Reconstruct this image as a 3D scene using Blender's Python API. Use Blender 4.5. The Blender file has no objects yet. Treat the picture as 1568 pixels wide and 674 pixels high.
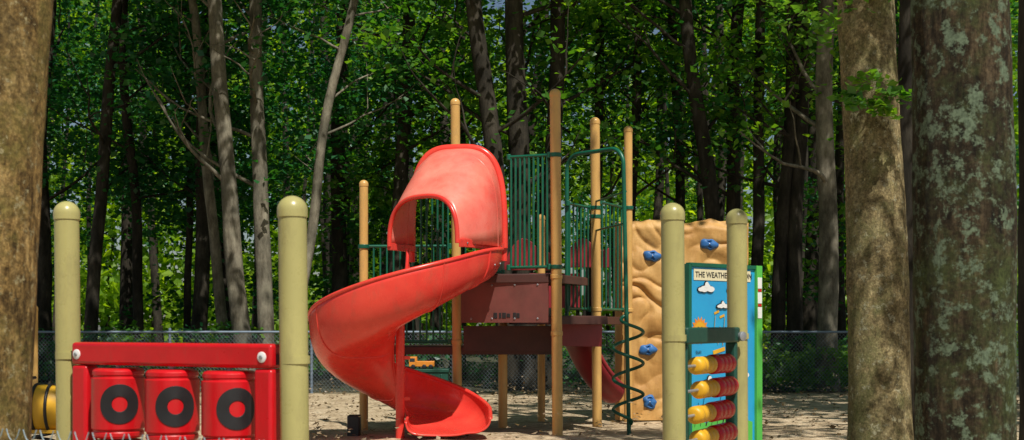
import bpy, math, random
import numpy as np
from mathutils import Vector, Matrix, noise
random.seed(7); rng=np.random.default_rng(11)
sc=bpy.context.scene
# ---------- image pixels to metres at estimated depths; x right, y away, z up ----------
F=2000.0; H=1.4
def X(px,d): return (px-784)*d/F
def Z(py,d): return H+(498-py)*d/F
SUN_EL=57; SUN_AZ=24
SUNV=Vector((math.sin(math.radians(SUN_AZ))*math.cos(math.radians(SUN_EL)),-math.cos(math.radians(SUN_AZ))*math.cos(math.radians(SUN_EL)),math.sin(math.radians(SUN_EL))))

# ---------- materials ----------
def newmat(name):
    m=bpy.data.materials.new(name); m.use_nodes=True
    nt=m.node_tree; b=nt.nodes['Principled BSDF']
    return m,nt,b
def ramp(nt,stops,interp='LINEAR'):
    r=nt.nodes.new('ShaderNodeValToRGB'); r.color_ramp.interpolation=interp
    e=r.color_ramp.elements
    while len(e)<len(stops): e.new(0.5)
    for i,(p,c) in enumerate(stops):
        e[i].position=p; e[i].color=(*c,1)
    return r
def noisen(nt,scale,detail=4,rough=.55,vec=None,dist=0):
    n=nt.nodes.new('ShaderNodeTexNoise'); n.inputs['Scale'].default_value=scale
    n.inputs['Detail'].default_value=detail; n.inputs['Roughness'].default_value=rough
    n.inputs['Distortion'].default_value=dist
    if vec: nt.links.new(vec,n.inputs['Vector'])
    return n
def objco(nt,scale=(1,1,1)):
    t=nt.nodes.new('ShaderNodeTexCoord'); m=nt.nodes.new('ShaderNodeMapping')
    m.inputs['Scale'].default_value=scale
    nt.links.new(t.outputs['Object'],m.inputs['Vector']); return m.outputs['Vector']
def bump(nt,b,h,strength,dist,prev=None):
    n=nt.nodes.new('ShaderNodeBump'); n.inputs['Strength'].default_value=strength; n.inputs['Distance'].default_value=dist
    nt.links.new(h,n.inputs['Height'])
    if prev: nt.links.new(prev,n.inputs['Normal'])
    nt.links.new(n.outputs[0],b.inputs['Normal']); return n.outputs[0]
def paint(name,c,rough=.4,var=.25,c2=None,scale=3,metal=0,bumpy=.0,dirt=0):
    m,nt,b=newmat(name); v=objco(nt)
    n=noisen(nt,scale,6,.65,v)
    c2=c2 or tuple(x*(1-var) for x in c)
    r=ramp(nt,[(.3,c2),(.65,c)]); nt.links.new(n.outputs['Fac'],r.inputs[0])
    col=r.outputs[0]
    if dirt:
        nd=noisen(nt,scale*4,8,.75,objco(nt,(1,1,.35))); rd=ramp(nt,[(.52,(0,0,0)),(.75,(dirt,dirt,dirt))]); nt.links.new(nd.outputs['Fac'],rd.inputs[0])
        mx=nt.nodes.new('ShaderNodeMix'); mx.data_type='RGBA'; nt.links.new(rd.outputs[0],mx.inputs[0]); nt.links.new(col,mx.inputs[6]); mx.inputs[7].default_value=(.16,.12,.07,1); col=mx.outputs[2]
    nt.links.new(col,b.inputs['Base Color'])
    n2=noisen(nt,scale*7,5,.7,v)
    mr=nt.nodes.new('ShaderNodeMapRange'); mr.inputs['To Min'].default_value=max(0.05,rough-.1); mr.inputs['To Max'].default_value=rough+.18
    nt.links.new(n2.outputs['Fac'],mr.inputs['Value']); nt.links.new(mr.outputs[0],b.inputs['Roughness'])
    b.inputs['Metallic'].default_value=metal
    if bumpy: bump(nt,b,n2.outputs['Fac'],bumpy,.01)
    return m
M={}
M['slide']=paint('faded_red_plastic',(.86,.075,.048),.22,c2=(.70,.030,.026),scale=1.3,bumpy=.04,dirt=.35)
M['hood']=paint('faded_glare_red_plastic',(.87,.28,.21),.26,c2=(.80,.10,.075),scale=1.5,bumpy=.04,dirt=.25)  # paler than the chute: fading, plus sun glare put into the colour
M['red']=paint('red_plastic',(.60,.008,.014),.28,c2=(.50,.006,.010),scale=5,bumpy=.08,dirt=.15)
M['maroon']=paint('maroon_plastic',(.30,.02,.028),.4,c2=(.2,.015,.02))
M['brown']=paint('brown_coated_steel',(.085,.03,.022),.55,c2=(.05,.02,.016))
M['green']=paint('green_coated_steel',(.004,.12,.065),.35,c2=(.003,.08,.045))
M['lime']=paint('lime_plastic',(.10,.50,.08),.4)
M['posttan']=paint('tan_powdercoat',(.68,.40,.12),.30,c2=(.58,.33,.10),scale=2,dirt=.35)
M['postol']=paint('olive_tan_powdercoat',(.45,.41,.155),.26,c2=(.37,.34,.13),scale=2,bumpy=.06,dirt=.45)
M['yellow']=paint('yellow_plastic',(.78,.42,.02),.4)
M['orange']=paint('orange_plastic',(.8,.28,.03),.4)
M['black']=paint('black_plastic',(.018,.018,.02),.45)
M['steel']=paint('galvanised_steel',(.42,.44,.46),.45,metal=.6,scale=9)
M['rail']=paint('weathered_rail',(.20,.26,.34),.55,metal=.2,scale=9)
M['wire']=paint('galvanised_wire',(.22,.26,.30),.5,metal=.4,scale=9)
M['nearwire']=paint('vinyl_wire',(.26,.36,.40),.45,scale=9)
M['white']=paint('white_print',(.8,.8,.78),.5,var=.05)
M['blue']=paint('blue_resin',(.03,.15,.42),.45)
M['sky_blue']=paint('printed_blue',(.02,.36,.66),.4,c2=(.02,.30,.60))
M['cream']=paint('cream_print',(.75,.68,.45),.5,var=.05)
M['dgreen']=paint('dark_green_plastic',(.006,.07,.045),.5)
M['glass']=paint('window_glass',(.03,.04,.05),.1)
M['skirt']=paint('red_brown_panel',(.19,.055,.045),.5,c2=(.12,.038,.03),dirt=.2)
# rock panel
m,nt,b=newmat('sandstone_resin'); v=objco(nt)
n=noisen(nt,1.6,6,.55,v,.3); r=ramp(nt,[(.3,(.50,.25,.065)),(.5,(.60,.335,.10)),(.7,(.66,.40,.14))]); nt.links.new(n.outputs['Fac'],r.inputs[0])
nd=noisen(nt,6,8,.7,objco(nt,(1,1,.3))); rd=ramp(nt,[(.4,(1,1,1)),(.7,(.72,.66,.55))]); nt.links.new(nd.outputs['Fac'],rd.inputs[0])
mx=nt.nodes.new('ShaderNodeMix'); mx.data_type='RGBA'; mx.blend_type='MULTIPLY'; mx.inputs[0].default_value=1; nt.links.new(r.outputs[0],mx.inputs[6]); nt.links.new(rd.outputs[0],mx.inputs[7]); nt.links.new(mx.outputs[2],b.inputs['Base Color'])
b.inputs['Roughness'].default_value=.6; n2=noisen(nt,14,6,.6,v); bump(nt,b,n2.outputs['Fac'],.25,.025); M['rock']=m
# bark
def bark(name,cols,fine,furrow,strength,lichen=None,moss=None,lscale=8,la=.53,lb=.58):
    m,nt,b=newmat(name); v=objco(nt,(1,1,furrow)); v2=objco(nt)
    n=noisen(nt,fine,9,.78,v); r=ramp(nt,[(.38,cols[0]),(.5,cols[1]),(.62,cols[2])]); nt.links.new(n.outputs['Fac'],r.inputs[0])
    col=r.outputs[0]
    def mul(col,s,lo,hi,vec,det=6):
        nb=noisen(nt,s,det,.65,vec); mx=nt.nodes.new('ShaderNodeMix'); mx.data_type='RGBA'; mx.blend_type='MULTIPLY'; mx.inputs[0].default_value=1
        rr=ramp(nt,[(.38,lo),(.62,hi)]); nt.links.new(nb.outputs['Fac'],rr.inputs[0]); nt.links.new(col,mx.inputs[6]); nt.links.new(rr.outputs[0],mx.inputs[7]); return mx.outputs[2]
    col=mul(col,1.3,(.6,.6,.55),(1.25,1.2,1.1),v2)
    def over(col,s,c,a,b_,vec):
        nl=noisen(nt,s,9,.78,vec); rl=ramp(nt,[(a,(0,0,0)),(b_,(1,1,1))]); nt.links.new(nl.outputs['Fac'],rl.inputs[0])
        mx2=nt.nodes.new('ShaderNodeMix'); mx2.data_type='RGBA'; nt.links.new(rl.outputs[0],mx2.inputs[0]); nt.links.new(col,mx2.inputs[6]); mx2.inputs[7].default_value=(*c,1); return mx2.outputs[2]
    if lichen:
        col=mul(col,26,(.5,.48,.46),(1.2,1.2,1.17),v2,7)
        if moss: col=over(col,2.3,moss,.48,.64,v2)
        col=over(col,lscale,lichen,la,lb,v2)
        col=mul(col,60,(.65,.65,.65),(1.2,1.2,1.2),v2,4)
    nt.links.new(col,b.inputs['Base Color']); b.inputs['Roughness'].default_value=.92; b.inputs['Specular IOR Level'].default_value=.25
    p=bump(nt,b,n.outputs['Fac'],strength,.05)
    if lichen: n3=noisen(nt,38,6,.75,v2); p=bump(nt,b,n3.outputs['Fac'],strength*.7,.012,p)
    return m
M['bark_warm']=bark('bark_warm',((.09,.055,.02),(.36,.24,.09),(.55,.40,.18)),11,.35,.9,(.44,.38,.20),(.22,.19,.05),16,.57,.62)
M['bark_grey']=bark('bark_grey',((.12,.10,.05),(.28,.225,.12),(.40,.34,.20)),8,.5,.6,(.36,.34,.22),(.18,.175,.07),12,.56,.62)
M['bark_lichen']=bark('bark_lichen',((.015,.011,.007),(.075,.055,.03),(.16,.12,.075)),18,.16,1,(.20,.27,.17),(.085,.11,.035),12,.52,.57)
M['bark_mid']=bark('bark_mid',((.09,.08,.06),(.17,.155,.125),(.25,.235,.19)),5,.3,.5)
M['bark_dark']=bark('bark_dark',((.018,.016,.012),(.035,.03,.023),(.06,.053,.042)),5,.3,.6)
# leaves
def leafmat(name,c0,c1,c2,trans=.38):
    m=bpy.data.materials.new(name); m.use_nodes=True; nt=m.node_tree; nt.nodes.clear()
    o=nt.nodes.new('ShaderNodeOutputMaterial'); a=nt.nodes.new('ShaderNodeAttribute'); a.attribute_name='rnd'
    r=ramp(nt,[(0,c0),(.5,c1),(1,c2)]); nt.links.new(a.outputs['Fac'],r.inputs[0])
    p=nt.nodes.new('ShaderNodeBsdfDiffuse'); g=nt.nodes.new('ShaderNodeBsdfGlossy'); g.inputs['Roughness'].default_value=.42; g.inputs['Color'].default_value=(.9,.95,1,1)
    gm=nt.nodes.new('ShaderNodeMixShader'); gm.inputs[0].default_value=.045; nt.links.new(p.outputs[0],gm.inputs[1]); nt.links.new(g.outputs[0],gm.inputs[2])
    t=nt.nodes.new('ShaderNodeBsdfTranslucent')
    hs=nt.nodes.new('ShaderNodeMix'); hs.data_type='RGBA'; hs.blend_type='MULTIPLY'; hs.inputs[0].default_value=1; hs.inputs[7].default_value=(2.6,2.4,.5,1)
    nt.links.new(r.outputs[0],p.inputs['Color']); nt.links.new(r.outputs[0],hs.inputs[6]); nt.links.new(hs.outputs[2],t.inputs['Color'])
    mx=nt.nodes.new('ShaderNodeMixShader'); mx.inputs[0].default_value=trans
    nt.links.new(gm.outputs[0],mx.inputs[1]); nt.links.new(t.outputs[0],mx.inputs[2]); nt.links.new(mx.outputs[0],o.inputs[0]); return m
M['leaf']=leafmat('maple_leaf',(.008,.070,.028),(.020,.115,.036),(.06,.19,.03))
M['leaf_warm']=leafmat('sun_tinted_maple_leaf',(.022,.10,.018),(.065,.185,.022),(.18,.31,.025),.45)  # lit copy of the maple leaf: sunshine put into a yellower, brighter colour
M['leaf_far']=leafmat('sun_tinted_far_leaf',(.08,.18,.016),(.18,.31,.022),(.32,.45,.03),.5)  # sunlight on the distant trees is painted in as lighter yellow-green
M['leaf_near']=leafmat('near_leaf',(.04,.14,.02),(.08,.20,.03),(.17,.29,.04),.45)
M['litter']=leafmat('litter',(.10,.07,.04),(.22,.16,.10),(.36,.28,.18),.05)

# ---------- mesh builder ----------
class B:
    def __init__(s): s.v=[];s.f=[];s.m=[];s.r=[];s.mats=[]; s.n=0
    def mi(s,k):
        if k not in s.mats: s.mats.append(k)
        return s.mats.index(k)
    def add(s,v,f,mat,r=None):
        i=s.mi(mat); o=s.n
        s.v.extend([tuple(q) for q in v]); s.f.extend([tuple(a+o for a in q) for q in f]); s.m.extend([i]*len(f))
        s.r.extend(r if r is not None else [.5]*len(f)); s.n+=len(v)
    def box(s,c,size,mat,rz=0,R=None):
        sx,sy,sz=[q/2 for q in size]; vs=[Vector((x,y,z)) for x in(-sx,sx) for y in(-sy,sy) for z in(-sz,sz)]
        R=R or Matrix.Rotation(rz,3,'Z'); c=Vector(c)
        s.add([R@q+c for q in vs],[(0,1,3,2),(4,6,7,5),(0,4,5,1),(2,3,7,6),(0,2,6,4),(1,5,7,3)],mat)
    def bar(s,p0,p1,h,w,mat):   # rectangular bar, p0->p1, height h (z), width w
        p0=Vector(p0);p1=Vector(p1); d=(p1-p0); L=d.length; d.normalize()
        side=d.cross(Vector((0,0,1))) if abs(d.z)<.95 else Vector((1,0,0)); side.normalize(); up=side.cross(d)
        R=Matrix((d,side,up)).transposed(); s.box((p0+p1)/2,(L,w,h),mat,R=R)
    def tube(s,pts,rad,mat,n=16,cap=True,closed=False,disp=None):
        pts=[Vector(p) for p in pts]; N=len(pts)
        if not hasattr(rad,'__len__'): rad=[rad]*N
        t0=(pts[1]-pts[0]).normalized(); a=Vector((0,0,1)) if abs(t0.z)<.9 else Vector((1,0,0)); u=(a-t0*a.dot(t0)).normalized()
        V=[];Fc=[]
        for i,p in enumerate(pts):
            if closed: t=(pts[(i+1)%N]-pts[i-1])
            else: t=pts[min(i+1,N-1)]-pts[max(i-1,0)]
            t.normalize(); u=(u-t*u.dot(t)).normalized(); w=t.cross(u)
            for k in range(n):
                an=2*math.pi*k/n; dr=(u*math.cos(an)+w*math.sin(an)); rr=rad[i]
                if disp: rr+=disp(p,dr,rad[i])
                V.append(p+dr*rr)
        for i in range(N if closed else N-1):
            j=(i+1)%N
            for k in range(n):
                l=(k+1)%n; Fc.append((i*n+k,i*n+l,j*n+l,j*n+k))
        if cap and not closed:
            Fc.append(tuple(reversed(range(n)))); Fc.append(tuple((N-1)*n+k for k in range(n)))
        s.add(V,Fc,mat)
    def cyl(s,p0,p1,r,mat,n=20): s.tube([p0,p1],r,mat,n)
    def lathe(s,c,axis,prof,mat,n=28):
        axis=Vector(axis).normalized(); c=Vector(c); pts=[c+axis*h for h,_ in prof]; rad=[max(r,.0005) for _,r in prof]
        a=Vector((1,0,0)) if abs(axis.x)<.9 else Vector((0,1,0)); u=(a-axis*a.dot(axis)).normalized(); w=axis.cross(u); V=[];Fc=[]
        for p,r in zip(pts,rad):
            for k in range(n):
                an=2*math.pi*k/n; V.append(p+(u*math.cos(an)+w*math.sin(an))*r)
        for i in range(len(pts)-1):
            for k in range(n):
                l=(k+1)%n; Fc.append((i*n+k,i*n+l,(i+1)*n+l,(i+1)*n+k))
        Fc.append(tuple(reversed(range(n)))); Fc.append(tuple((len(pts)-1)*n+k for k in range(n))); s.add(V,Fc,mat)
    def grid(s,P,mat,flip=False):
        a=len(P);b_=len(P[0]); V=[p for row in P for p in row]; Fc=[]
        for i in range(a-1):
            for j in range(b_-1):
                q=(i*b_+j,i*b_+j+1,(i+1)*b_+j+1,(i+1)*b_+j); Fc.append(q[::-1] if flip else q)
        s.add(V,Fc,mat)
    def poly(s,pts,ext,mat):  # extruded polygon
        pts=[Vector(p) for p in pts]; e=Vector(ext); n=len(pts)
        s.add(pts+[p+e for p in pts],[tuple(range(n)),tuple(reversed(range(n,2*n)))]+[(i,(i+1)%n,n+(i+1)%n,n+i)[::-1] for i in range(n)],mat)
    def leaves(s,spr,K,size,mat,thick=.14,droop=.3,upb=1.0):
        S=len(spr)
        if S==0: return
        spr=np.array(spr,float); c=spr[:,:3]; R=spr[:,3]
        ang=rng.random((S,K))*2*np.pi; lob=1+.35*np.sin(ang*3+rng.random((S,1))*6.28)+.2*np.sin(ang*7+rng.random((S,1))*6.28)
        rr=np.sqrt(rng.random((S,K)))*lob; x=rr*np.cos(ang); y=rr*np.sin(ang)
        z=rng.normal(0,thick,(S,K))-droop*rr**2+x*rng.normal(0,.25,(S,1))+y*rng.normal(0,.25,(S,1))
        P=c[:,None,:]+np.stack([x,y,z],-1)*R[:,None,None]; P=P.reshape(-1,3); N=len(P)
        nn=rng.normal(0,.5,(N,3)); nn[:,2]+=upb; nn/=np.linalg.norm(nn,axis=1)[:,None]
        t=rng.normal(0,1,(N,3)); t-=nn*(t*nn).sum(1)[:,None]; t/=np.linalg.norm(t,axis=1)[:,None]
        bt=np.cross(nn,t); sz=(size*(.6+.8*rng.random(N)))[:,None]
        V=np.stack([P-t*sz*.5,P+bt*sz*.42+t*sz*.02-nn*sz*.1,P+t*sz*.6,P-bt*sz*.42+t*sz*.02-nn*sz*.1],1).reshape(-1,3)
        sr=np.repeat(rng.random(S),K); rv=np.clip(.5*sr+.5*rng.random(N),0,1)
        f=np.arange(N*4).reshape(-1,4)
        s.add(V.tolist(),f.tolist(),mat,rv.tolist())
    def done(s,name,smooth=40,bevel=0,parent=None,solid=0):
        me=bpy.data.meshes.new(name); me.from_pydata(s.v,[],s.f)
        for k in s.mats: me.materials.append(M[k])
        me.polygons.foreach_set('material_index',s.m)
        at=me.attributes.new('rnd','FLOAT','FACE'); at.data.foreach_set('value',s.r)
        me.update()
        if smooth: me.shade_smooth(); me.set_sharp_from_angle(angle=math.radians(smooth))
        ob=bpy.data.objects.new(name,me); sc.collection.objects.link(ob)
        if solid:
            md=ob.modifiers.new('s','SOLIDIFY'); md.thickness=solid; md.offset=0
        if bevel:
            md=ob.modifiers.new('b','BEVEL'); md.width=bevel; md.segments=3; md.limit_method='ANGLE'; md.angle_limit=math.radians(45)
        if parent: ob.parent=parent
        return ob
def empty(name):
    e=bpy.data.objects.new(name,None); sc.collection.objects.link(e); return e
def post(b,x,y,z0,z1,r,mat,lean=.0,seam=True):
    b.tube([(x+lean,y,z0),(x,y,z1-r*1.1)],r,mat,28)
    b.lathe((x,y,z1-r*1.1-.012),(0,0,1),[(0,r*1.07),(.03,r*1.08)]+[(.03+r*1.05*math.sin(a),r*1.08*math.cos(a)) for a in [i*math.pi/2/8 for i in range(1,9)]],mat,28)
def bolt(b,p,ax,r=.02,mat='steel'):
    b.lathe(p,ax,[(0,r),(.004,r),(.008,r*.8)],mat,16)
    b.lathe(Vector(p)+Vector(ax).normalized()*.008,ax,[(0,r*.45),(.006,r*.4)],'black',8)

# ---------- ground ----------
def gax(a,b_,c,n): # dense in the middle
    t=np.linspace(-1,1,n); return c+np.where(t<0,-(np.abs(t)**2.2)*(c-a),(t**2.2)*(b_-c))
def gz(x,y):
    return .06*noise.noise(Vector((x*.35,y*.35,0)))+.03*noise.noise(Vector((x*1.6,y*1.6,3)))
xs=gax(-260,260,0,200); ys=gax(-80,420,17,220)
m,nt,bs=newmat('sand_and_forest_floor'); v=objco(nt)
n1=noisen(nt,.9,8,.65,v); n2=noisen(nt,22,6,.75,v); n3=noisen(nt,3,7,.75,v)
r1=ramp(nt,[(.36,(.32,.235,.14)),(.5,(.55,.43,.28)),(.64,(.72,.60,.43))]); nt.links.new(n3.outputs['Fac'],r1.inputs[0])
r2=ramp(nt,[(.38,(.58,.56,.52)),(.6,(1.1,1.08,1.06))]); nt.links.new(n2.outputs['Fac'],r2.inputs[0])
mx=nt.nodes.new('ShaderNodeMix'); mx.data_type='RGBA'; mx.blend_type='MULTIPLY'; mx.inputs[0].default_value=1
nt.links.new(r1.outputs[0],mx.inputs[6]); nt.links.new(r2.outputs[0],mx.inputs[7])
r3=ramp(nt,[(.3,(.03,.035,.015)),(.55,(.06,.055,.03)),(.75,(.045,.08,.02))]); nt.links.new(n1.outputs['Fac'],r3.inputs[0])
sx=nt.nodes.new('ShaderNodeSeparateXYZ'); nt.links.new(v,sx.inputs[0])
ma=nt.nodes.new('ShaderNodeMath'); ma.operation='MULTIPLY_ADD'; nt.links.new(n1.outputs['Fac'],ma.inputs[0]); ma.inputs[1].default_value=3.0; nt.links.new(sx.outputs['Y'],ma.inputs[2])
mr=nt.nodes.new('ShaderNodeMapRange'); mr.inputs['From Min'].default_value=27.6; mr.inputs['From Max'].default_value=28.6; nt.links.new(ma.outputs[0],mr.inputs['Value'])
mx2=nt.nodes.new('ShaderNodeMix'); mx2.data_type='RGBA'; nt.links.new(mr.outputs[0],mx2.inputs[0]); nt.links.new(mx.outputs[2],mx2.inputs[6]); nt.links.new(r3.outputs[0],mx2.inputs[7])
nt.links.new(mx2.outputs[2],bs.inputs['Base Color']); bs.inputs['Roughness'].default_value=.95
pp=bump(nt,bs,n2.outputs['Fac'],.5,.04); n4=noisen(nt,4.5,6,.7,v); bump(nt,bs,n4.outputs['Fac'],.5,.12,pp); M['ground']=m
b=B(); b.grid([[(x,y,gz(x,y) if abs(x)<60 and y<90 else 0) for x in xs] for y in ys],'ground'); b.done('ground',60)
b=B(); b.leaves([(rng.uniform(-12,12),rng.uniform(11,27),.03,.9) for _ in range(620)],20,.055,'litter',thick=.006,droop=0,upb=1.6); b.done('leaf_litter',0)

# ---------- spiral slide ----------
slide=empty('spiral_slide'); CXs,CYs=-1.37,16.0
def interp(p,tab): return float(np.interp(p,[a for a,_ in tab],[c for _,c in tab]))
def sm(tab,p,w=14): return sum(interp(p+k*w/3,tab) for k in range(-3,4))/7
fl=[(-20,1.97),(0,1.95),(40,1.82),(110,1.36),(200,.84),(290,.27),(360,.12),(430,.08)]
ho=[(0,.40),(60,.53),(110,.62),(200,.62),(290,.55),(370,.26),(430,.2)]
hi=[(0,.40),(60,.28),(200,.22),(380,.16)]
ro=[(0,1.3),(50,1.12),(80,1.10),(360,1.10)]
rows=[];lipo=[];lipi=[]
for k in range(0,141):
    p=k*3.0; pe=min(p,378); th=math.radians(20-pe); ex=(p-pe)/42*.45
    er=Vector((math.cos(th),math.sin(th),0)); hd=Vector((math.sin(th),-math.cos(th),0)); C=Vector((CXs,CYs,0))
    z=sm(fl,p); a=sm(ho,p); i_=sm(hi,p); R=sm(ro,p); row=[]
    prof=[(.09,i_),(.10,i_*.6),(.13,i_*.3),(.20,i_*.08),(.32,0.0),(.5,-.005),(R*.62,.0),(R*.75,.025),(R*.86,a*.16),(R*.94,a*.36),(R*.985,a*.64),(R,a)]
    pr=np.array(prof); tt=np.linspace(0,len(pr)-1,30)
    for t in tt:
        j=min(int(t),len(pr)-2); f=t-j; p0=pr[max(j-1,0)];p1=pr[j];p2=pr[j+1];p3=pr[min(j+2,len(pr)-1)]
        q=.5*((2*p1)+(-p0+p2)*f+(2*p0-5*p1+4*p2-p3)*f*f+(-p0+3*p1-3*p2+p3)*f**3)
        row.append(C+er*q[0]+hd*ex+Vector((0,0,z+q[1])))
    rows.append(row); lipo.append(row[-1]); lipi.append(row[0])
b=B(); b.grid(rows,'slide'); b.done('chute',50,parent=slide,solid=.022)
b=B(); b.tube(lipo,.026,'slide',12); b.tube(lipi,.02,'slide',12)
for k in (26,56,86,112):
    b.tube([q+ (q-Vector((CXs,CYs,q.z))).normalized()*.006-Vector((0,0,.012)) for q in rows[k][6:]],.012,'slide',8)
for k in (13,):
    b.tube([q+(q-Vector((CXs,CYs,q.z))).normalized()*.008 for q in rows[k][14:]],.018,'slide',8)
for k in (2,6,10):
    q=rows[k][26]; nrm_=(q-Vector((CXs,CYs,q.z))).normalized(); bolt(b,q+nrm_*.012,nrm_,.014)
b.done('lips',50,parent=slide)
b=B(); b.cyl((CXs,CYs,0),(CXs,CYs,1.95),.055,'slide',24)
for z_ in (.5,1.0,1.5): b.bar((CXs,CYs,z_),(CXs+.12,CYs,z_),.04,.04,'slide')
b.done('centre_pole',40,parent=slide)
def arch(L,Rr,zb,zt,n=2.7,N=40):
    L=Vector(L);Rr=Vector(Rr); out=[]
    for i in range(N+1):
        a=math.pi*i/N; c=math.cos(a); s_=math.sin(a)
        u=-math.copysign(abs(c)**(2/n),c); v_=abs(s_)**(2/n)
        q=L.lerp(Rr,(u+1)/2); out.append(Vector((q.x,q.y,zb+(zt-zb)*v_)))
    return out
st=[]
for k in range(0,25):
    t=k/24
    L=Vector((-1.24,16.50,0)).lerp(Vector((-1.50,15.97,0)),t); Rr=Vector((-.13,16.28,0)).lerp(Vector((-.64,15.26,0)),t)+Vector((.12,-.03,0))*math.sin(math.pi*t)
    zt=3.60-.66*t**1.55; st.append(arch(L,Rr,2.36,zt,3.3-.5*t))
b=B(); b.grid(st,'hood'); b.done('hood',50,parent=slide,solid=.03)
b=B()
b.tube([q+Vector((0,.02,0)) for q in arch((-1.27,16.52,0),(-.10,16.30,0),2.36,3.63,3.4)],.048,'slide',14)
b.tube([q+Vector((0,.06,0)) for q in arch((-1.27,16.52,0),(-.10,16.30,0),2.2,3.60,3.4)],.04,'slide',14)
b.tube(st[7],.019,'hood',10)
b.tube(st[-1],.028,'slide',12)
for a_,c_ in (((-.13,16.25,2.37),(-.59,15.24,2.36)),):
    b.bar(a_,c_,.09,.07,'slide')
    for f in (.1,.4,.75,.93): bolt(b,Vector(a_).lerp(Vector(c_),f)+Vector((.036,-.016,0)),(.9,-.42,0),.013)
b.bar((-1.25,16.48,2.36),(-1.5,15.97,2.36),.08,.06,'slide')
b.done('hood_flanges',50,parent=slide,bevel=.012)
b2=B(); b2.box((X(541,16.5),16.6,.1),(.16,.2,.32),'black'); b2.done('footing',40,bevel=.02,parent=slide)

# ---------- tower ----------
A=(X(850,16.1),16.1); Bp=(X(697,17.35),17.35); C=(X(911,18),18.); D=(X(962,18.9),18.9); E=(X(557,17.4),17.4); Fp=(X(770,17.8),17.8); G=(X(829,19),19.)
b=B(); r=.062
post(b,*A,0,4.30,.066,'posttan',.03); post(b,*Bp,0,4.40,.062,'posttan',.03); post(b,*C,0,4.25,.066,'posttan',.03)
post(b,*D,0,4.27,.06,'posttan'); post(b,*E,0,3.32,.058,'posttan',.0)
post(b,*Fp,0,2.05,r,'posttan'); post(b,*G,0,3.0,.055,'posttan')
post(b,X(953,18.2)+.06,19.6,0,1.5,.055,'posttan')
def deck(pts,z,th=.06):
    b.poly([(x,y,z-th) for x,y in pts],(0,0,th),'brown')
    n=len(pts)
    for i in range(n):
        p,q=pts[i],pts[(i+1)%n]; b.bar((*p,z-.06),(*q,z-.06),.10,.045,'brown')
UP=[(-1.2,16.62),(A[0]-.07,A[1]+.06),(1.0,17.5),(Fp[0],Fp[1]),(Bp[0]-.1,Bp[1])]
deck(UP,2.04)
deck([(A[0]+.07,A[1]+.25),(1.22,16.95),(1.2,18.0),(D[0]-.1,D[1]),(G[0],G[1]),(Fp[0]+.1,Fp[1])],1.52)
deck([(E[0]+.06,E[1]),(Bp[0],Bp[1]+.0),(.55,17.3),(.55,18.5),(-1.3,18.7)],1.12)
def rail(p0,p1,z0,z1,n,r=.013,rr=.02):
    b.cyl((*p0,z0),(*p1,z0),rr,'green',14); b.cyl((*p0,z1),(*p1,z1),rr,'green',14)
    for i in range(n):
        t=(i+.5)/n; x=p0[0]+(p1[0]-p0[0])*t; y=p0[1]+(p1[1]-p0[1])*t; b.cyl((x,y,z0),(x,y,z1),r,'green',12)
    for p,o in ((p0,1),(p1,-1)):
        for z_ in (z0,z1): b.lathe((p[0],p[1],z_-.035),(0,0,1),[(0,.03),(.07,.03)],'green',14)
rail((-.04,16.34),(A[0]-.07,A[1]+.02),2.12,3.50,9,.0155)
rail((-1.2,16.75),(Bp[0]-.06,Bp[1]),2.12,3.25,6)
rail((Bp[0]+.08,Bp[1]+.03),(Fp[0],Fp[1]),2.12,3.2,5,.011)
rail(E,(Bp[0]-.07,Bp[1]),1.18,2.45,13,.013)
rail((.74,17.35),(C[0]-.07,C[1]),1.62,3.02,6)
rail((C[0]+.07,C[1]),(D[0]-.07,D[1]),1.62,3.10,6)
for p,zs in ((A,(3.5,2.12,2.0,1.3)),(C,(3.02,1.62,2.9)),(D,(3.1,1.62)),(E,(2.45,1.18)),(Bp,(1.18,))):
    for z_ in zs: b.lathe((p[0]+.03*(1-z_/4.3)*(p in (A,C,Bp)),p[1],z_-.03),(0,0,1),[(0,.071),(.003,.075),(.05,.075),(.053,.071)],'green' if z_>2.05 else 'posttan',24)
tw=b.done('playground_tower',40,bevel=.006)
b=B()
p0=Vector((X(706,16.45),16.50,0)); p1=Vector((A[0]-.08,A[1]+.06,0))
b.bar(p0+Vector((0,0,1.69)),p1+Vector((0,0,1.69)),.52,.025,'skirt')
dirp=(p1-p0).normalized(); nrm=Vector((dirp.y,-dirp.x,0))
if nrm.y>0: nrm=-nrm
for i,(f,w,h) in enumerate([(.40,.05,.07),(.455,.03,.07),(.50,.05,.07),(.55,.045,.05),(.62,.04,.07),(.66,.04,.06)]):
    q=p0.lerp(p1,f)+nrm*.0155; b.bar(q-dirp*w/2+Vector((0,0,1.52)),q+dirp*w/2+Vector((0,0,1.52)),h,.006,'black')
for f in (.12,.36,.62,.88):
    for z_ in (1.48,1.9): bolt(b,p0.lerp(p1,f)+nrm*.013+Vector((0,0,z_)),nrm,.013)
b.bar((p0.x,17.3,1.22),(A[0]+.05,17.25,1.22),.34,.03,'brown')
b.bar((A[0]+.08,17.0,1.29),(1.2,17.55,1.27),.32,.03,'maroon')
b.bar((.25,18.9,1.9),(1.0,18.95,1.9),.5,.03,'maroon')
b.done('skirt_panels',40,bevel=.004,parent=tw)
b=B()
def shaped(x0,x1,y,zb,tops,mat='maroon'):
    n=len(tops); pts=[(x0,y,zb)]+[(x0+(x1-x0)*i/(n-1),y,t) for i,t in enumerate(tops)]+[(x1,y,zb)]
    b.poly(pts[::-1],(0,.05,0),mat)
sh=[2.50,2.56,2.62,2.66,2.67,2.66,2.62,2.57,2.53,2.50,2.50,2.52,2.54]
shaped(X(871,19),X(936,19),19.05,2.24,sh); shaped(X(772,19),X(842,19),19.05,2.2,[2.3,2.45,2.57,2.64,2.67,2.66,2.62,2.55,2.5,2.47,2.46])
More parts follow.
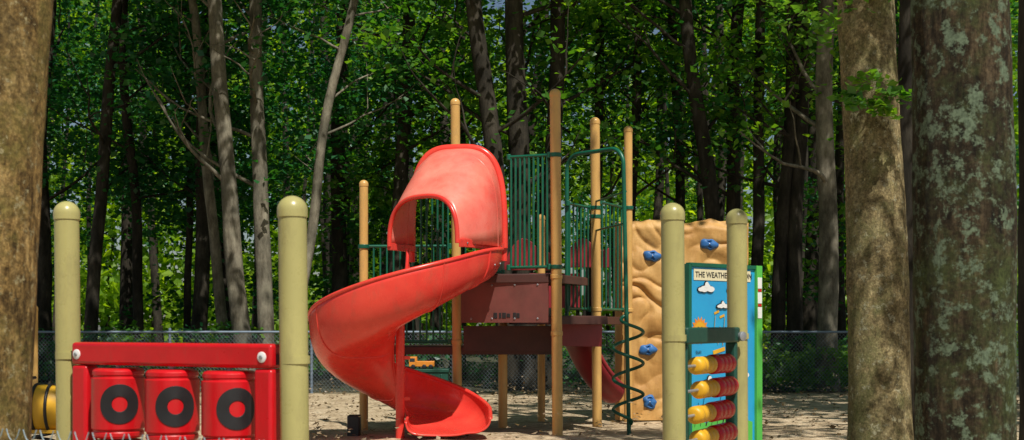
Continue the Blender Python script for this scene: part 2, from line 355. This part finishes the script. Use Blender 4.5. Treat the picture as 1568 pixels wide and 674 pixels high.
b.done('barrier_panels',40,bevel=.01,parent=tw)
b=B(); rows=[];l0=[];l1=[]
for i in range(30):
    t=i/29; c=Vector((.80+.62*t,18.35+.45*t,1.30-1.0*t+.14*math.sin(t*math.pi)*-1)); s_=Vector((.59,-.81,0)); 
    row=[c+s_*(.30*math.cos(a))+Vector((0,0,.22-.24*math.sin(a)**.8 if math.sin(a)>0 else .22)) for a in [math.pi*j/16 for j in range(17)]]
    rows.append(row); l0.append(row[0]); l1.append(row[-1])
b.grid(rows,'maroon'); b.tube(l0,.022,'maroon',10); b.tube(l1,.022,'maroon',10); b.done('rear_slide',50,parent=tw,solid=.018)

# ---------- arch rail with corkscrew climber ----------
b=B(); LG=(X(868,17.4),17.4); RG=(X(962,16.6),16.6); pts=[(LG[0],LG[1],1.5),(LG[0],LG[1],3.4)]
zt=3.66; rc=.22
V0=Vector((LG[0],LG[1],0));V1=Vector((RG[0]-.06,RG[1],0)); dl=(V1-V0).normalized(); L_=(V1-V0).length
for i in range(0,9):
    a=math.pi/2*i/8; q=V0+dl*(rc-rc*math.cos(a)); pts.append((q.x,q.y,zt-rc+rc*math.sin(a)))
for i in range(0,9):
    a=math.pi/2*(1-i/8); q=V0+dl*(L_-rc+rc*math.cos(a)); pts.append((q.x,q.y,zt-rc+rc*math.sin(a)))
pts.append((RG[0]+.01,RG[1],0)); b.tube(pts,.027,'green',16)
q=[]
for i in range(0,190):
    t=i/189; a=t*2*math.pi*3.6+2.2; rr=.19*min(1,t*9,(1-t)*7+.15)
    q.append((RG[0]+rr*math.cos(a),RG[1]+rr*math.sin(a),1.56-1.42*t))
b.tube(q,.021,'green',12)
for z_ in (2.7,3.1): b.cyl((RG[0]-.03,RG[1],z_),(C[0],C[1],z_),.014,'green',10)
b.done('corkscrew_climber',50)

# ---------- climbing wall ----------
x0,x1=X(943,19.2),X(1148,19.2); yw=19.2; ztop=Z(338,19.2)
def rk(x,z):
    p=Vector((x*.8,z*.8,.7)); w=Vector((noise.noise(p*1.3),noise.noise(p*1.3+Vector((5,5,5))),0))*.9
    a=1-min(1,abs(noise.noise(p*1.3+w))*3.6); c=1-min(1,abs(noise.noise(p*2.4+w+Vector((9,1,2))))*3.4)
    return -.06*a**2-.035*c**2+.04*noise.noise(p*1.2)+.012*noise.noise(p*8)+.02
nx,nz=130,190; P=[]
def tz(x): return ztop+.05*noise.noise(Vector((x*2.2,0,4)))+.025*noise.noise(Vector((x*7,0,1)))
def lx(z): return .03*noise.noise(Vector((z*2.5,3,0)))
for j in range(nz+1):
    row=[]
    for i in range(nx+1):
        s_=i/nx; t=j/nz; z=t*ztop; xx=x0+lx(z)+(x1-x0)*s_; z=t*tz(xx)
        e=min(1,min(s_,1-s_)*16,(1-t)*20); d=rk(xx,z)*(.3+.7*e)-.10*(1-e)**2
        row.append((xx,yw-d,z))
    P.append(row)
b=B(); b.grid(P,'rock')
def rim(pts): b.grid([pts,[(p[0],yw+.18,p[2]) for p in pts]],'rock')
rim(P[-1]); rim([r_[0] for r_ in P]); rim([r_[-1] for r_ in P]); b.box(((x0+x1)/2,yw+.2,ztop/2-.05),(x1-x0-.04,.05,ztop-.1),'rock')
cw=b.done('climbing_wall',60)
b=B()
for px,py in ((1001,391),(1089,373),(994,536),(997,617),(1062,470),(1075,560)):
    x=X(px,19.0); z=Z(py,19.0); y=yw-rk(x,z)-.002; V=[];Fc=[]; n_=20; k_=8
    for j in range(k_+1):
        a=math.pi/2*j/k_
        for i in range(n_):
            t=2*math.pi*i/n_; rr=math.cos(a)*(.115+.02*math.sin(2*t+px)+.012*math.sin(5*t+py))
            V.append((x+rr*math.cos(t)*1.05,y+.02-.095*math.sin(a)**.7+ (.03 if abs(math.cos(t))<.5 and j>4 else 0),z+rr*math.sin(t)*.85))
    for j in range(k_):
        for i in range(n_): Fc.append((j*n_+i,j*n_+(i+1)%n_,(j+1)*n_+(i+1)%n_,(j+1)*n_+i))
    b.add(V,Fc,'blue'); bolt(b,(x,y-.06,z),(0,-1,0),.016)
b.done('hand_holds',60,parent=cw)

# ---------- drum game panel (near left) ----------
g=empty('tic_tac_toe_panel'); PL=(X(105,6.9),6.9); PR=(X(451,6.05),6.05)
b=B(); post(b,PL[0]-.01,PL[1],0,2.04,.064,'postol',.02); post(b,PR[0]-.01,PR[1],0,1.985,.066,'postol',.02); b.done('posts',40,parent=g)
a0=Vector((X(116,6.75),6.78,0)); a1=Vector((X(426,6.12),6.10,0)); dd=(a1-a0).normalized(); nn=Vector((dd.y,-dd.x,0))
if nn.y>0: nn=-nn
Zv=lambda z:Vector((0,0,z)); Lp=(a1-a0).length
b=B(); b.bar(a0+Zv(1.255),a1+Zv(1.255),.115,.09,'red'); b.bar(a0+Zv(.06),a1+Zv(.06),.11,.09,'red')
for s_ in (.055,Lp-.055):
    q=a0+dd*s_; b.box(q+Zv(.655),(.11,.088,1.08),'red',rz=math.atan2(dd.y,dd.x))
b.done('frame',40,bevel=.018,parent=g)
b=B()
for s_ in (.045,Lp-.055):
    for z_ in (1.25,.1):
        q=a0+dd*s_+Zv(z_)+nn*.045; b.lathe(q,nn,[(0,.026),(.004,.026),(.007,.02)],'white',20); b.lathe(q+nn*.007,nn,[(0,.010),(.006,.009)],'steel',12)
for P_,s_,o in ((PL,0,-1),(PR,Lp,1)):
    for z_ in (1.24,.15):
        q=a0+dd*s_+Zv(z_); b.lathe((P_[0]+.002,P_[1],z_-.018),(0,0,1),[(0,.070),(.036,.070)],'postol',20); b.bar(q-dd*o*.01,Vector((P_[0],P_[1],z_)),.05,.02,'black')
dx=[.11+ (Lp-.22)*(i+.5)/3 for i in range(3)]; dr=.132
for i in range(3):
    c=a0+dd*dx[i]; b.cyl(c+Zv(.1),c+Zv(1.21),.014,'steel',12)
b.done('hardware',40,parent=g)
b=B()
for i in range(3):
    for j in range(3):
        c=a0+dd*dx[i]; zt_=1.182-j*.362; hh=.352
        pf=[(0,dr*.80),(.004,dr*.9),(.014,dr*.96),(.03,dr*.965),(.036,dr*.93),(.042,dr*.93),(.05,dr),(hh-.05,dr),(hh-.042,dr*.93),(hh-.036,dr*.93),(hh-.03,dr*.965),(hh-.014,dr*.96),(hh-.004,dr*.9),(hh,dr*.80)]
        b.lathe(c+Zv(zt_-hh),(0,0,1),pf,'red',48)
        yaw=[.05,.12,.28][i] if j==0 else random.uniform(-.12,.35); base=math.atan2(-c.y,-c.x)+yaw; G2=[]
        for u in range(4):
            rr=[.038,.040,.098,.100][u]; h_=[0,.004,.004,0][u]; row=[]
            for k in range(49):
                an=2*math.pi*k/48; s2=rr*math.cos(an)/dr; z2=rr*math.sin(an)
                row.append(c+Vector((math.cos(base+s2)*(dr+h_),math.sin(base+s2)*(dr+h_),zt_-hh/2+z2)))
            G2.append(row)
        b.grid(G2,'black')
b.done('drums',35,parent=g)

# ---------- bead panel (near right) ----------
g=empty('bead_counting_panel'); Q0=Vector((X(1032,7.2),7.2,0)); Q1=Vector((X(1130,8.3),8.3,0)); dq=(Q1-Q0).normalized(); Lq=(Q1-Q0).length
b=B(); post(b,Q0.x-.008,Q0.y,0,2.06,.064,'postol',.015); post(b,Q1.x-.008,Q1.y,0,2.125,.064,'postol',.012); b.done('posts',40,parent=g)
b=B(); e0=Q0+dq*.16; e1=Q1-dq*.14
b.bar(e0-dq*.04+Zv(1.34),e1+dq*.05+Zv(1.34),.095,.085,'dgreen'); b.bar(e0+Zv(.2),e1+Zv(.2),.07,.07,'dgreen')
b.box(e1+Zv(.765),(.05,.07,1.06),'dgreen',rz=math.atan2(dq.y,dq.x))
b.box(e0+Zv(.765),(.035,.05,1.06),'dgreen',rz=math.atan2(dq.y,dq.x))
b.done('frame',40,bevel=.012,parent=g)
b=B()
for Q in (Q0,Q1):
    for z_ in (1.33,.2): b.lathe((Q.x,Q.y,z_-.018),(0,0,1),[(0,.069),(.036,.069)],'postol',20); b.bar(Q+Zv(z_),Q.lerp((Q0+Q1)/2,.2)+Zv(z_),.04,.02,'black')
b.lathe(e1+dq*.02+Zv(1.33)+Vector((.05,-.02,0)),(.6,-.8,0),[(0,.03),(.02,.03),(.025,.02)],'steel',16)
for k in range(7):
    z_=1.165-.142*k; b.cyl(e0+Zv(z_),e1+Zv(z_),.009,'steel',10); sh_=[0,.05,-.02,.03,-.03,.02,0][k]
    def bead(s0,s1,mat,R_):
        L2=s1-s0; pf=[(0,R_*.55),(.006,R_*.8)]
        ng=4
        for i in range(ng):
            u0=.01+(L2-.02)*i/ng; u1=.01+(L2-.02)*(i+1)/ng; pf+=[(u0+.003,R_*.9),(u0+.014,R_),(u1-.014,R_),(u1-.003,R_*.9)]
        pf+=[(L2-.006,R_*.8),(L2,R_*.55)]; b.lathe(Q0+dq*s0+Zv(z_),dq,pf,mat,28)
    bead(.36+sh_,.66+sh_,'yellow',.052); bead(.665+sh_,1.02+sh_,'red',.060)
b.done('beads',40,parent=g)

# ---------- weather panel ----------
wa=Vector((X(1054,10.),10.,0)); wb=Vector((X(1157,10.6),10.6,0)); dw=(wb-wa).normalized(); nw=Vector((dw.y,-dw.x,0)); Lw=(wb-wa).length
if nw.y>0: nw=-nw
b=B(); b.bar(wa+Zv(1.13),wb+Zv(1.13),1.44,.02,'sky_blue')
b.bar(wa+dw*.012+Zv(1.12),wa-dw*.02+Zv(1.12),1.50,.05,'green'); b.bar(wa+Zv(1.865),wb+Zv(1.865),.03,.05,'green'); b.bar(wa+Zv(.4),wb+Zv(.4),.05,.05,'green')
b.bar(wb-dw*.03+Zv(.94),wb+dw*.045+Zv(.94),1.88,.07,'lime')
for k,z_ in enumerate((1.74,1.62,1.50)): b.bar(wb-dw*.022+nw*.037+Zv(z_),wb+dw*.035+nw*.037+Zv(z_),.09,.004,'white')
for z_ in (1.68,1.56): b.bar(wb-dw*.018+nw*.037+Zv(z_),wb+dw*.03+nw*.037+Zv(z_),.02,.005,'red')
wp=b.done('weather_sign_panel',40,bevel=.004)
def WP(u,z,o=0): return wa+dw*u+Zv(z)+nw*(.0125+o)
def blob(lst,mat,o):
    b=B()
    for i,(u,z,ru,rz_) in enumerate(lst):
        n=28; b.add([WP(u+ru*math.cos(2*math.pi*k/n),z+rz_*math.sin(2*math.pi*k/n),o+i*.0003) for k in range(n)],[tuple(range(n))],mat)
    return b
b=B(); b.bar(WP(.05,1.79,.001),WP(Lw-.09,1.79,.001),.085,.002,'cream'); b.done('header_strip',0,parent=wp)
def cloud(u,z,s): return [(u+a*s,z+c*s,r1*s,r2*s) for a,c,r1,r2 in ((0,0,.06,.03),(.05,.015,.05,.035),(.1,0,.06,.028),(-.05,-.005,.045,.02),(.04,.04,.03,.03))]
cl=cloud(.17,1.68,.8)+cloud(.55,1.68,.9)+cloud(.38,1.55,.55)+cloud(.6,1.0,.9)+cloud(.2,.95,.8)
blob([(u,z,a+.006,c_+.006) for u,z,a,c_ in cl],'black',.0006).done('cloud_outlines',0,parent=wp)
blob(cl,'white',.0090).done('clouds',0,parent=wp)
b=B(); n=32; su,sz_=.125,1.36
b.add([WP(su+(.11 if k%2 else .08)*math.cos(2*math.pi*k/n),sz_+(.11 if k%2 else .08)*math.sin(2*math.pi*k/n),.0012) for k in range(n)],[tuple(range(n))],'orange')
b.add([WP(su+.068*math.cos(2*math.pi*k/n),sz_+.068*math.sin(2*math.pi*k/n),.0022) for k in range(n)],[tuple(range(n))],'yellow')
for eu,ez,ra in ((-.022,.018,.010),(.022,.018,.010),(0,-.024,.018)):
    b.add([WP(su+eu+ra*math.cos(2*math.pi*k/n),sz_+ez+ra*(.6 if ra>.012 else 1)*math.sin(2*math.pi*k/n),.0032) for k in range(n)],[tuple(range(n))],'black')
for (u,z,w,h) in ((.3,1.38,.016,.18),(.36,1.32,.016,.14),(.42,1.35,.016,.22),(.33,1.50,.05,.018),(.40,1.47,.05,.018),(.36,1.20,.14,.03)):
    b.bar(WP(u-w/2,z-h/2,.0012),WP(u+w/2+.01,z+h/2,.0012),max(.016,min(w,h)),.002,'yellow')
for i in range(9): 
    u=.06+.07*i; b.bar(WP(u,.62,.0022),WP(u+.05,.80+.05*math.sin(i*2.1),.0022),.012,.002,'black')
b.add([WP(.03,.47,.0008),WP(Lw-.06,.47,.0008),WP(Lw-.06,.62,.0008),WP(.45,.70,.0008),WP(.2,.64,.0008),WP(.03,.70,.0008)],[(0,1,2,3,4,5)],'lime')
b.done('sun_and_graphics',0,parent=wp)
def text(s,u,z,size,mat,bold=0):
    cu=bpy.data.curves.new('t','FONT'); cu.body=s; cu.size=size; cu.offset=bold; o=bpy.data.objects.new('t',cu); sc.collection.objects.link(o)
    bpy.context.view_layer.update(); me=bpy.data.meshes.new_from_object(o); bpy.data.objects.remove(o)
    me.materials.clear(); me.materials.append(M[mat]); ob=bpy.data.objects.new('lettering',me); sc.collection.objects.link(ob)
    R=Matrix((dw,Vector((0,0,1)),nw)).transposed().to_4x4(); ob.matrix_world=Matrix.Translation(WP(u,z,.0035))@R@Matrix.Diagonal((1.05,1,1,1)); ob.parent=wp
text('THE WEATHER STATION',.065,1.77,.062,'black',.0012)
text('sun',.07,1.18,.05,'black'); text('wind  rain',.3,1.10,.06,'black')

# ---------- small things ----------
def chain(name,p0,p1,ht,sp,wr,posts,rail_=True,twist=False,wm='wire'):
    b=B(); p0=Vector(p0);p1=Vector(p1); d=(p1-p0); L=d.length; d.normalize(); n=int(L/sp)+1; nr=Vector((d.y,-d.x,0))
    for dr_ in (1,-1):
        for i in range(-int(ht/sp),n+int(ht/sp)):
            s0=i*sp; za,zb=.04,ht; sa,sb=s0,s0+dr_*(ht-.04)*.9
            lo,hi_=0.,1.
            t0=(0-sa)/(sb-sa); t1=(L-sa)/(sb-sa); lo=max(0,min(t0,t1)); hi_=min(1,max(t0,t1))
            if hi_<=lo: continue
            q0=p0+d*(sa+(sb-sa)*lo)+Zv(za+(zb-za)*lo)+nr*wr*dr_; q1=p0+d*(sa+(sb-sa)*hi_)+Zv(za+(zb-za)*hi_)+nr*wr*dr_
            b.tube([q0,q1],wr,wm,4,cap=False)
            if twist and hi_==1: b.tube([q1,q1+d*dr_*.006+Zv(.012),q1+Zv(.028)+d*dr_*.012],wr,wm,5)
    if rail_: b.cyl(p0+Zv(ht+.02),p1+Zv(ht+.02),.024,'rail',12)
    for s_ in posts:
        q=p0+d*s_; b.cyl(q+nr*-.03,q+nr*-.03+Zv(ht+.06),.03,'rail',14); b.lathe(q+nr*-.03+Zv(ht+.06),(0,0,1),[(0,.034),(.03,.03),(.045,.01)],'rail',14)
    return b.done(name,50)
chain('chain_link_fence',(-14,26.7,0),(15,26.7,0),1.24,.075,.0028,[i*2.9+1.2 for i in range(10)]+[14+X(1400,26.7)])
fa=Vector((-1.77,4.46,0)); fb=Vector((-.80,4.02,0)); fd=(fb-fa).normalized()
chain('chain_link_fence',fa-fd*2.2,fb+fd*2.6,1.02,.075,.0022,[.3,],rail_=False,twist=True,wm='nearwire')
b=B(); cx,cy=X(68,11),11.0; 
def ell(c,R3,mat,n=24,k=14):
    V=[];Fc=[]
    for j in range(k+1):
        a=-math.pi/2+math.pi*j/k
        for i in range(n): t=2*math.pi*i/n; V.append((c[0]+R3[0]*math.cos(a)*math.cos(t),c[1]+R3[1]*math.cos(a)*math.sin(t),c[2]+R3[2]*math.sin(a)))
    for j in range(k):
        for i in range(n): Fc.append((j*n+i,j*n+(i+1)%n,(j+1)*n+(i+1)%n,(j+1)*n+i))
    b.add(V,Fc,mat)
ell((cx,cy,.70),(.30,.16,.20),'yellow'); ell((cx-.30,cy,.80),(.13,.12,.13),'yellow'); ell((cx-.36,cy-.09,.83),(.02,.02,.03),'black')
for o in (-.06,.06,.18):
    k_=math.sqrt(1-(o/.30)**2); b.tube([(cx+o,cy+.165*k_*math.cos(t),.70+.205*k_*math.sin(t)) for t in [i*math.pi/12 for i in range(24)]],.014,'black',8,closed=True)
b.tube([(cx+.09*math.cos(t),cy+.09*math.sin(t),.04+.46*t/31.4) for t in [i*.25 for i in range(126)]],.013,'black',8)
b.box((cx,cy,.03),(.3,.3,.04),'black'); b.box((cx,cy,.51),(.7,.2,.03),'yellow'); b.cyl((cx-.15,cy-.2,.95),(cx-.15,cy+.2,.95),.014,'black',10); b.cyl((cx-.15,cy,.8),(cx-.15,cy,.96),.014,'black',10)
b.done('bee_spring_rider',50,bevel=.004)
b=B(); post(b,X(52,22),22,0,Z(468,22),.066,'posttan'); b.box((X(52,22),22,.02),(.3,.3,.05),'brown'); b.done('bollard_post',40)
b=B(); bx,by=X(656,24),24.; b.box((bx,by,.33),(.74,.5,.42),'dgreen'); b.box((bx,by,.57),(.78,.54,.06),'dgreen')
for s_ in (-.25,0,.25): b.box((bx+s_,by-.26,.33),(.03,.02,.36),'dgreen')
for s_ in (-.3,.3): b.box((bx+s_,by,.07),(.08,.4,.12),'black')
b.done('storage_bin',40,bevel=.015)
b=B(); bx-=.12; b.box((bx+.06,by,.69),(.34,.22,.1),'orange'); b.box((bx-.16,by,.73),(.14,.22,.18),'orange'); b.box((bx-.17,by,.76),(.10,.226,.07),'glass')
for sx_ in (-.15,.05,.17):
    for sy in (-.12,.12): b.lathe((bx+sx_,by+sy-.015,.64),(0,1,0),[(0,.03),(.005,.042),(.03,.042),(.035,.03)],'black',16)
b.done('toy_truck',40,bevel=.008)

# ---------- trees ----------
def trunk(b,x,y,r0,h,mat,topdx=0,topdy=0,n=20,lump=.05,rings=40,flare=.5,taper=.55,wob=1):
    ph=random.random()*50; pts=[];rad=[]
    for i in range(rings+1):
        t=i/rings; z=h*t-.1; w=wob*.012*h*(noise.noise(Vector((ph,z*.25,0))))*min(1,t*4)
        w2=.012*h*(noise.noise(Vector((ph+9,z*.25,0))))*min(1,t*4)
        pts.append(Vector((x+topdx*t+w,y+topdy*t+w2,z))); rad.append(r0*(1-taper*t)*(1+flare*math.exp(-max(z,0)*2.2)))
    def dsp(p,d,r): 
        q=Vector((p.x+d.x*r*1.0,p.y+d.y*r*1.0,p.z*.35)); return r*(lump*2*noise.noise(q*2.2+Vector((ph,0,0)))+lump*.8*noise.noise(q*9)+lump*.35*noise.noise(q*28))
    b.tube(pts,rad,mat,n,disp=dsp); return pts,rad
KEY=((1.3,(-1.6,6.4,.9)),(1.6,(1.15,7.8,.7)),(2.6,(-.7,16,1.5)),(3.2,(-.7,16,1.2)),(1.2,(-1.4,15.5,1.4)),(1.5,(2.4,19,.9)),(2.6,(2.4,19,.9)),(2.,(0.9,17,.8)),(1.4,(1.6,10.2,.5)))
def shades_key(c,R):
    # does the sun shadow of a leaf spray fall on the play equipment?
    for z_,(kx,ky,kr) in KEY:
        t=(c[2]-z_)/SUNV.z; sx_=c[0]-SUNV.x*t; sy=c[1]-SUNV.y*t
        if (sx_-kx)**2+(sy-ky)**2<(kr+R*.8)**2: return True
    return False
def limb(b,p,d,L,r,mat,sub=2,tips=None):
    pts=[Vector(p)]; d=Vector(d).normalized(); k=7
    for i in range(k):
        d=(d+Vector((random.gauss(0,.16),random.gauss(0,.16),random.gauss(.03,.1)))).normalized(); pts.append(pts[-1]+d*L/k)
    if any(q.y<15 and shades_key(q,.0) for q in pts[2:]): pts=pts[:3]; k=2; sub=0
    b.tube(pts,[r*(1-.8*i/k) for i in range(k+1)],mat,7,cap=False)
    if tips is not None: tips.append(pts[-1]); tips.append(pts[min(4,k)])
    if sub:
        for i in (3,5):
            s=Vector((random.gauss(0,1),random.gauss(0,1),.3)).normalized(); limb(b,pts[i],(d+s).normalized(),L*.5,r*.45,mat,sub-1,tips)
def tree(name,x,y,r0,h,bm,lm,tdx=0,tdy=0,crown0=4.,cr=3.,ns=26,K=110,ls=.12,n=20,rings=40,lump=.05,taper=.55,skip=None,extra=None,flare=.5,limbs=9,lz0=None,wob=1):
    b=B(); pts,rad=trunk(b,x,y,r0,h,bm,tdx,tdy,n,lump,rings,flare,taper,wob); tips=[]
    for i in range(limbs):
        z=(lz0 or crown0)+(h-(lz0 or crown0))*(i/limbs)**.9; j=min(int((z+.1)/h*rings),rings-1); a=random.uniform(0,6.28)
        limb(b,pts[j],(math.cos(a),math.sin(a),random.uniform(.2,.8)),cr*random.uniform(.6,1.0),max(.02,rad[j]*.3),bm,1,tips)
    spr=[]
    for i in range(ns):
        if i<len(tips): p=tips[i]+Vector((random.gauss(0,.2),random.gauss(0,.2),0))
        else:
            a=random.uniform(0,6.28); q=cr*math.sqrt(random.random()); zz=random.uniform(crown0,h+1); p=Vector((x+tdx*zz/h+q*math.cos(a),y+q*math.sin(a),zz))
        R=random.uniform(.6,1.25)*min(cr,3.4)/3
        if skip and skip(p,R,pts): continue
        spr.append((p.x,p.y,p.z,R))
    b.leaves(spr,K,ls,lm)
    if extra: b.leaves(extra[0],extra[1],extra[2],extra[3])
    return b.done(name,60)
def nskip(p,R,pts):
    if shades_key(p,R): return True
    return p.y>0 and p.z-R<H+.27*(p.y+R)
def eskip(p,R,pts):
    # lower foliage hangs beside and behind the bole, the bole itself stays bare up to the crown
    bx_=min(pts,key=lambda q:abs(q.z-p.z)); 
    if p.z<9.2 and p.y<bx_.y+.3: 
        return abs(p.x-bx_.x)<R+.35 or random.random()<.45
    return False
tree('added_shade_tree',X(-62,5.5),5.5,.235,12,'bark_warm','leaf_near',.66,.2,6.,3.,20,110,.11,72,220,.035,.35,nskip,flare=.05,wob=.5)
tree('added_shade_tree',X(1352,11),11.,.262,13,'bark_grey','leaf_near',-.36,.3,6.,3.2,44,110,.11,64,180,.045,.35,nskip,flare=.12,wob=.6,
     extra=([(X(1330,10.7),10.7,Z(120,10.7),.24),(X(1372,10.7),10.65,Z(145,10.7),.18),(X(1345,10.7),10.6,Z(165,10.7),.12),(X(1300,10.7),10.6,Z(150,10.7),.14),(X(1240,12.5),12.5,Z(20,12.5),.45),(X(1180,12.8),12.8,Z(-10,12.8),.5),(X(1285,11.5),11.5,Z(60,11.5),.3),(X(1310,11.),11.,Z(5,11),.4)],70,.075,'leaf_near'))
b=B(); trunk(b,X(1402,11.9),11.9,.11,12,'bark_dark',-.1,.4,24,.05,60,.2,.4); tips=[]
limb(b,(X(1403,11.9),11.9,4.5),(.4,.2,1),2.5,.06,'bark_dark',2,tips); b.leaves([(p.x,p.y,p.z+2,.6) for p in tips],60,.11,'leaf_near'); b.done('beech_tree',60)
tree('oak_tree',X(1482,6.1),6.1,.236,11,'bark_lichen','leaf_near',-.20,.1,6.,2.6,16,110,.11,110,320,.028,.2,nskip,flare=.05,wob=.4)
tree('oak_tree',X(1612,8.5),8.5,.2,11,'bark_dark','leaf_near',.0,.1,6.,2.6,12,110,.11,40,80,.05,.35,nskip,flare=.15)
# unseen trees, added beside the sand so their crowns dapple the ground
for sx_,sy_ in ((9.4,15.5),(-9.8,15.5),(10.5,20.5),(-11,21)):
    tree('added_shade_tree',sx_,sy_,.3,13.5,'bark_grey','leaf_near',-sx_*.12,.2,8,6.8,100,55,.24,20,50,.04,.5,nskip,limbs=10,flare=.3)
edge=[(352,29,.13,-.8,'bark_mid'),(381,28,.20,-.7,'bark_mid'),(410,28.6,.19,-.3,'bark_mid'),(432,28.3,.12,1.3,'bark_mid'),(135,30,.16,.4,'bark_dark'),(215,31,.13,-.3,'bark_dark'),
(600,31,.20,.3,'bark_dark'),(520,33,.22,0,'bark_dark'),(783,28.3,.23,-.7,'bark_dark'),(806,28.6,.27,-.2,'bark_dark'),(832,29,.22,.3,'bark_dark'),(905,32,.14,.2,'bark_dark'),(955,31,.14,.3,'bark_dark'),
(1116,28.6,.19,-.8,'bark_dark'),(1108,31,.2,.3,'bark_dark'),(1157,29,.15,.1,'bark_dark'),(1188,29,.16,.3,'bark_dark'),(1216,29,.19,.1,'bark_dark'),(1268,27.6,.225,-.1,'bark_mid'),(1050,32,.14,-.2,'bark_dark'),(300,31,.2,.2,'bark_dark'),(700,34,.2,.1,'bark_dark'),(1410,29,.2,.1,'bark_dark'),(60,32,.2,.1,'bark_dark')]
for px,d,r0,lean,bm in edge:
    tree('added_shade_tree',X(px,d),d,r0,15,bm,'leaf' if px<560 or random.random()<.35 else 'leaf_warm',lean*2,random.uniform(-.1,.5),3.8,3.4,34,70,.15,16,40,.05,.45,eskip,limbs=12,lz0=4.5,flare=.3)
b=B()
for i in range(100):
    d=random.uniform(32,75); x=random.uniform(-.45,.45)*d; trunk(b,x,d,random.uniform(.09,.26),random.uniform(14,19),'bark_dark',random.gauss(0,.6),0,9,.05,12,.3)
b.done('forest_tree_trunks',60)
b=B(); spr=[]; wsp=[]; shade_spr=[]; und=[]
for i in range(3800):
    d=rng.uniform(30.5,43); x=rng.uniform(-.50,.50)*d; z=rng.uniform(2.0,12)
    q=noise.noise(Vector((x*.30,d*.2,z*.42+7)))
    px=784+F*x/d; th=.0
    if px>560 and z<10: th+=.15
    if 640<px<880 and z>5: th+=.10
    if z<3.8: th+=.12
    if q<th: continue
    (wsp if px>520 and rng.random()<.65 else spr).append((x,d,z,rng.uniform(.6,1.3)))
# unseen loose leaf sprays, added above the picture to shade the lower wood
for i in range(1300):
    d=rng.uniform(21.5,33); x=rng.uniform(-20,20); z=rng.uniform(11.2,15)
    if noise.noise(Vector((x*.22+3,d*.22,1)))<(-.12 if x<-4 else .14) or shades_key((x,d,z),1.3): continue
    shade_spr.append((x,d,z,rng.uniform(.9,1.6)))
b.leaves(spr,68,.145,'leaf'); b.leaves(wsp,68,.145,'leaf_warm'); b.leaves(shade_spr,36,.21,'leaf')
for i in range(220):
    d=rng.uniform(27.4,36); x=rng.uniform(-.45,.45)*d; und.append((x,d,rng.uniform(.2,1.3),rng.uniform(.35,.8)))
b.leaves(und,55,.11,'leaf')
b.leaves([(X(rng.uniform(1165,1310),28),rng.uniform(27.0,28.5),rng.uniform(.15,.9),rng.uniform(.25,.55)) for i in range(40)]+[(X(rng.uniform(90,500),28),rng.uniform(27.5,31),rng.uniform(.3,1.5),rng.uniform(.25,.55)) for i in range(24)],60,.11,'leaf_near')  # low shrubs behind the fence; brighter leaf colour stands in for sun
b.done('forest_foliage',0)
b=B(); spr=[]
for i in range(4000):
    d=rng.uniform(56,78); x=rng.uniform(-.50,.50)*d; z=rng.uniform(.5,21); px=784+F*x/d
    q=noise.noise(Vector((x*.15,d*.1,z*.2+3)))
    th=-.18
    if 640<px<900: th=-.18+max(0,(z-9.5))*.09
    if q<th: continue
    spr.append((x,d,z,rng.uniform(1.2,2.4)))
b.leaves(spr,48,.36,'leaf_far',upb=.35); b.done('distant_forest_trees',0)

# ---------- light, world, camera ----------
w=bpy.data.worlds.new('World'); sc.world=w; w.use_nodes=True; nt=w.node_tree
bg=nt.nodes['Background']; sk=nt.nodes.new('ShaderNodeTexSky'); sk.sky_type='NISHITA'; sk.sun_disc=False
sk.sun_elevation=math.radians(SUN_EL); sk.sun_rotation=math.radians(180-SUN_AZ); nt.links.new(sk.outputs[0],bg.inputs['Color']); bg.inputs['Strength'].default_value=.06
L=bpy.data.lights.new('sun','SUN'); L.energy=5.0; L.angle=math.radians(.53); L.color=(1,.955,.87)
lo=bpy.data.objects.new('sun',L); sc.collection.objects.link(lo); lo.rotation_euler=(-SUNV).to_track_quat('-Z','Y').to_euler()
cam=bpy.data.cameras.new('camera'); co=bpy.data.objects.new('camera',cam); sc.collection.objects.link(co)
co.location=(0,0,H); co.rotation_euler=(math.radians(90),0,0); cam.sensor_width=36; cam.lens=36*F/1568; cam.shift_y=161/1568; cam.clip_end=1000; cam.clip_start=.05
cam.dof.use_dof=True; cam.dof.focus_distance=16; cam.dof.aperture_fstop=5.6
sc.camera=co
sc.view_settings.view_transform='Standard'; sc.view_settings.look='None'; sc.view_settings.exposure=0
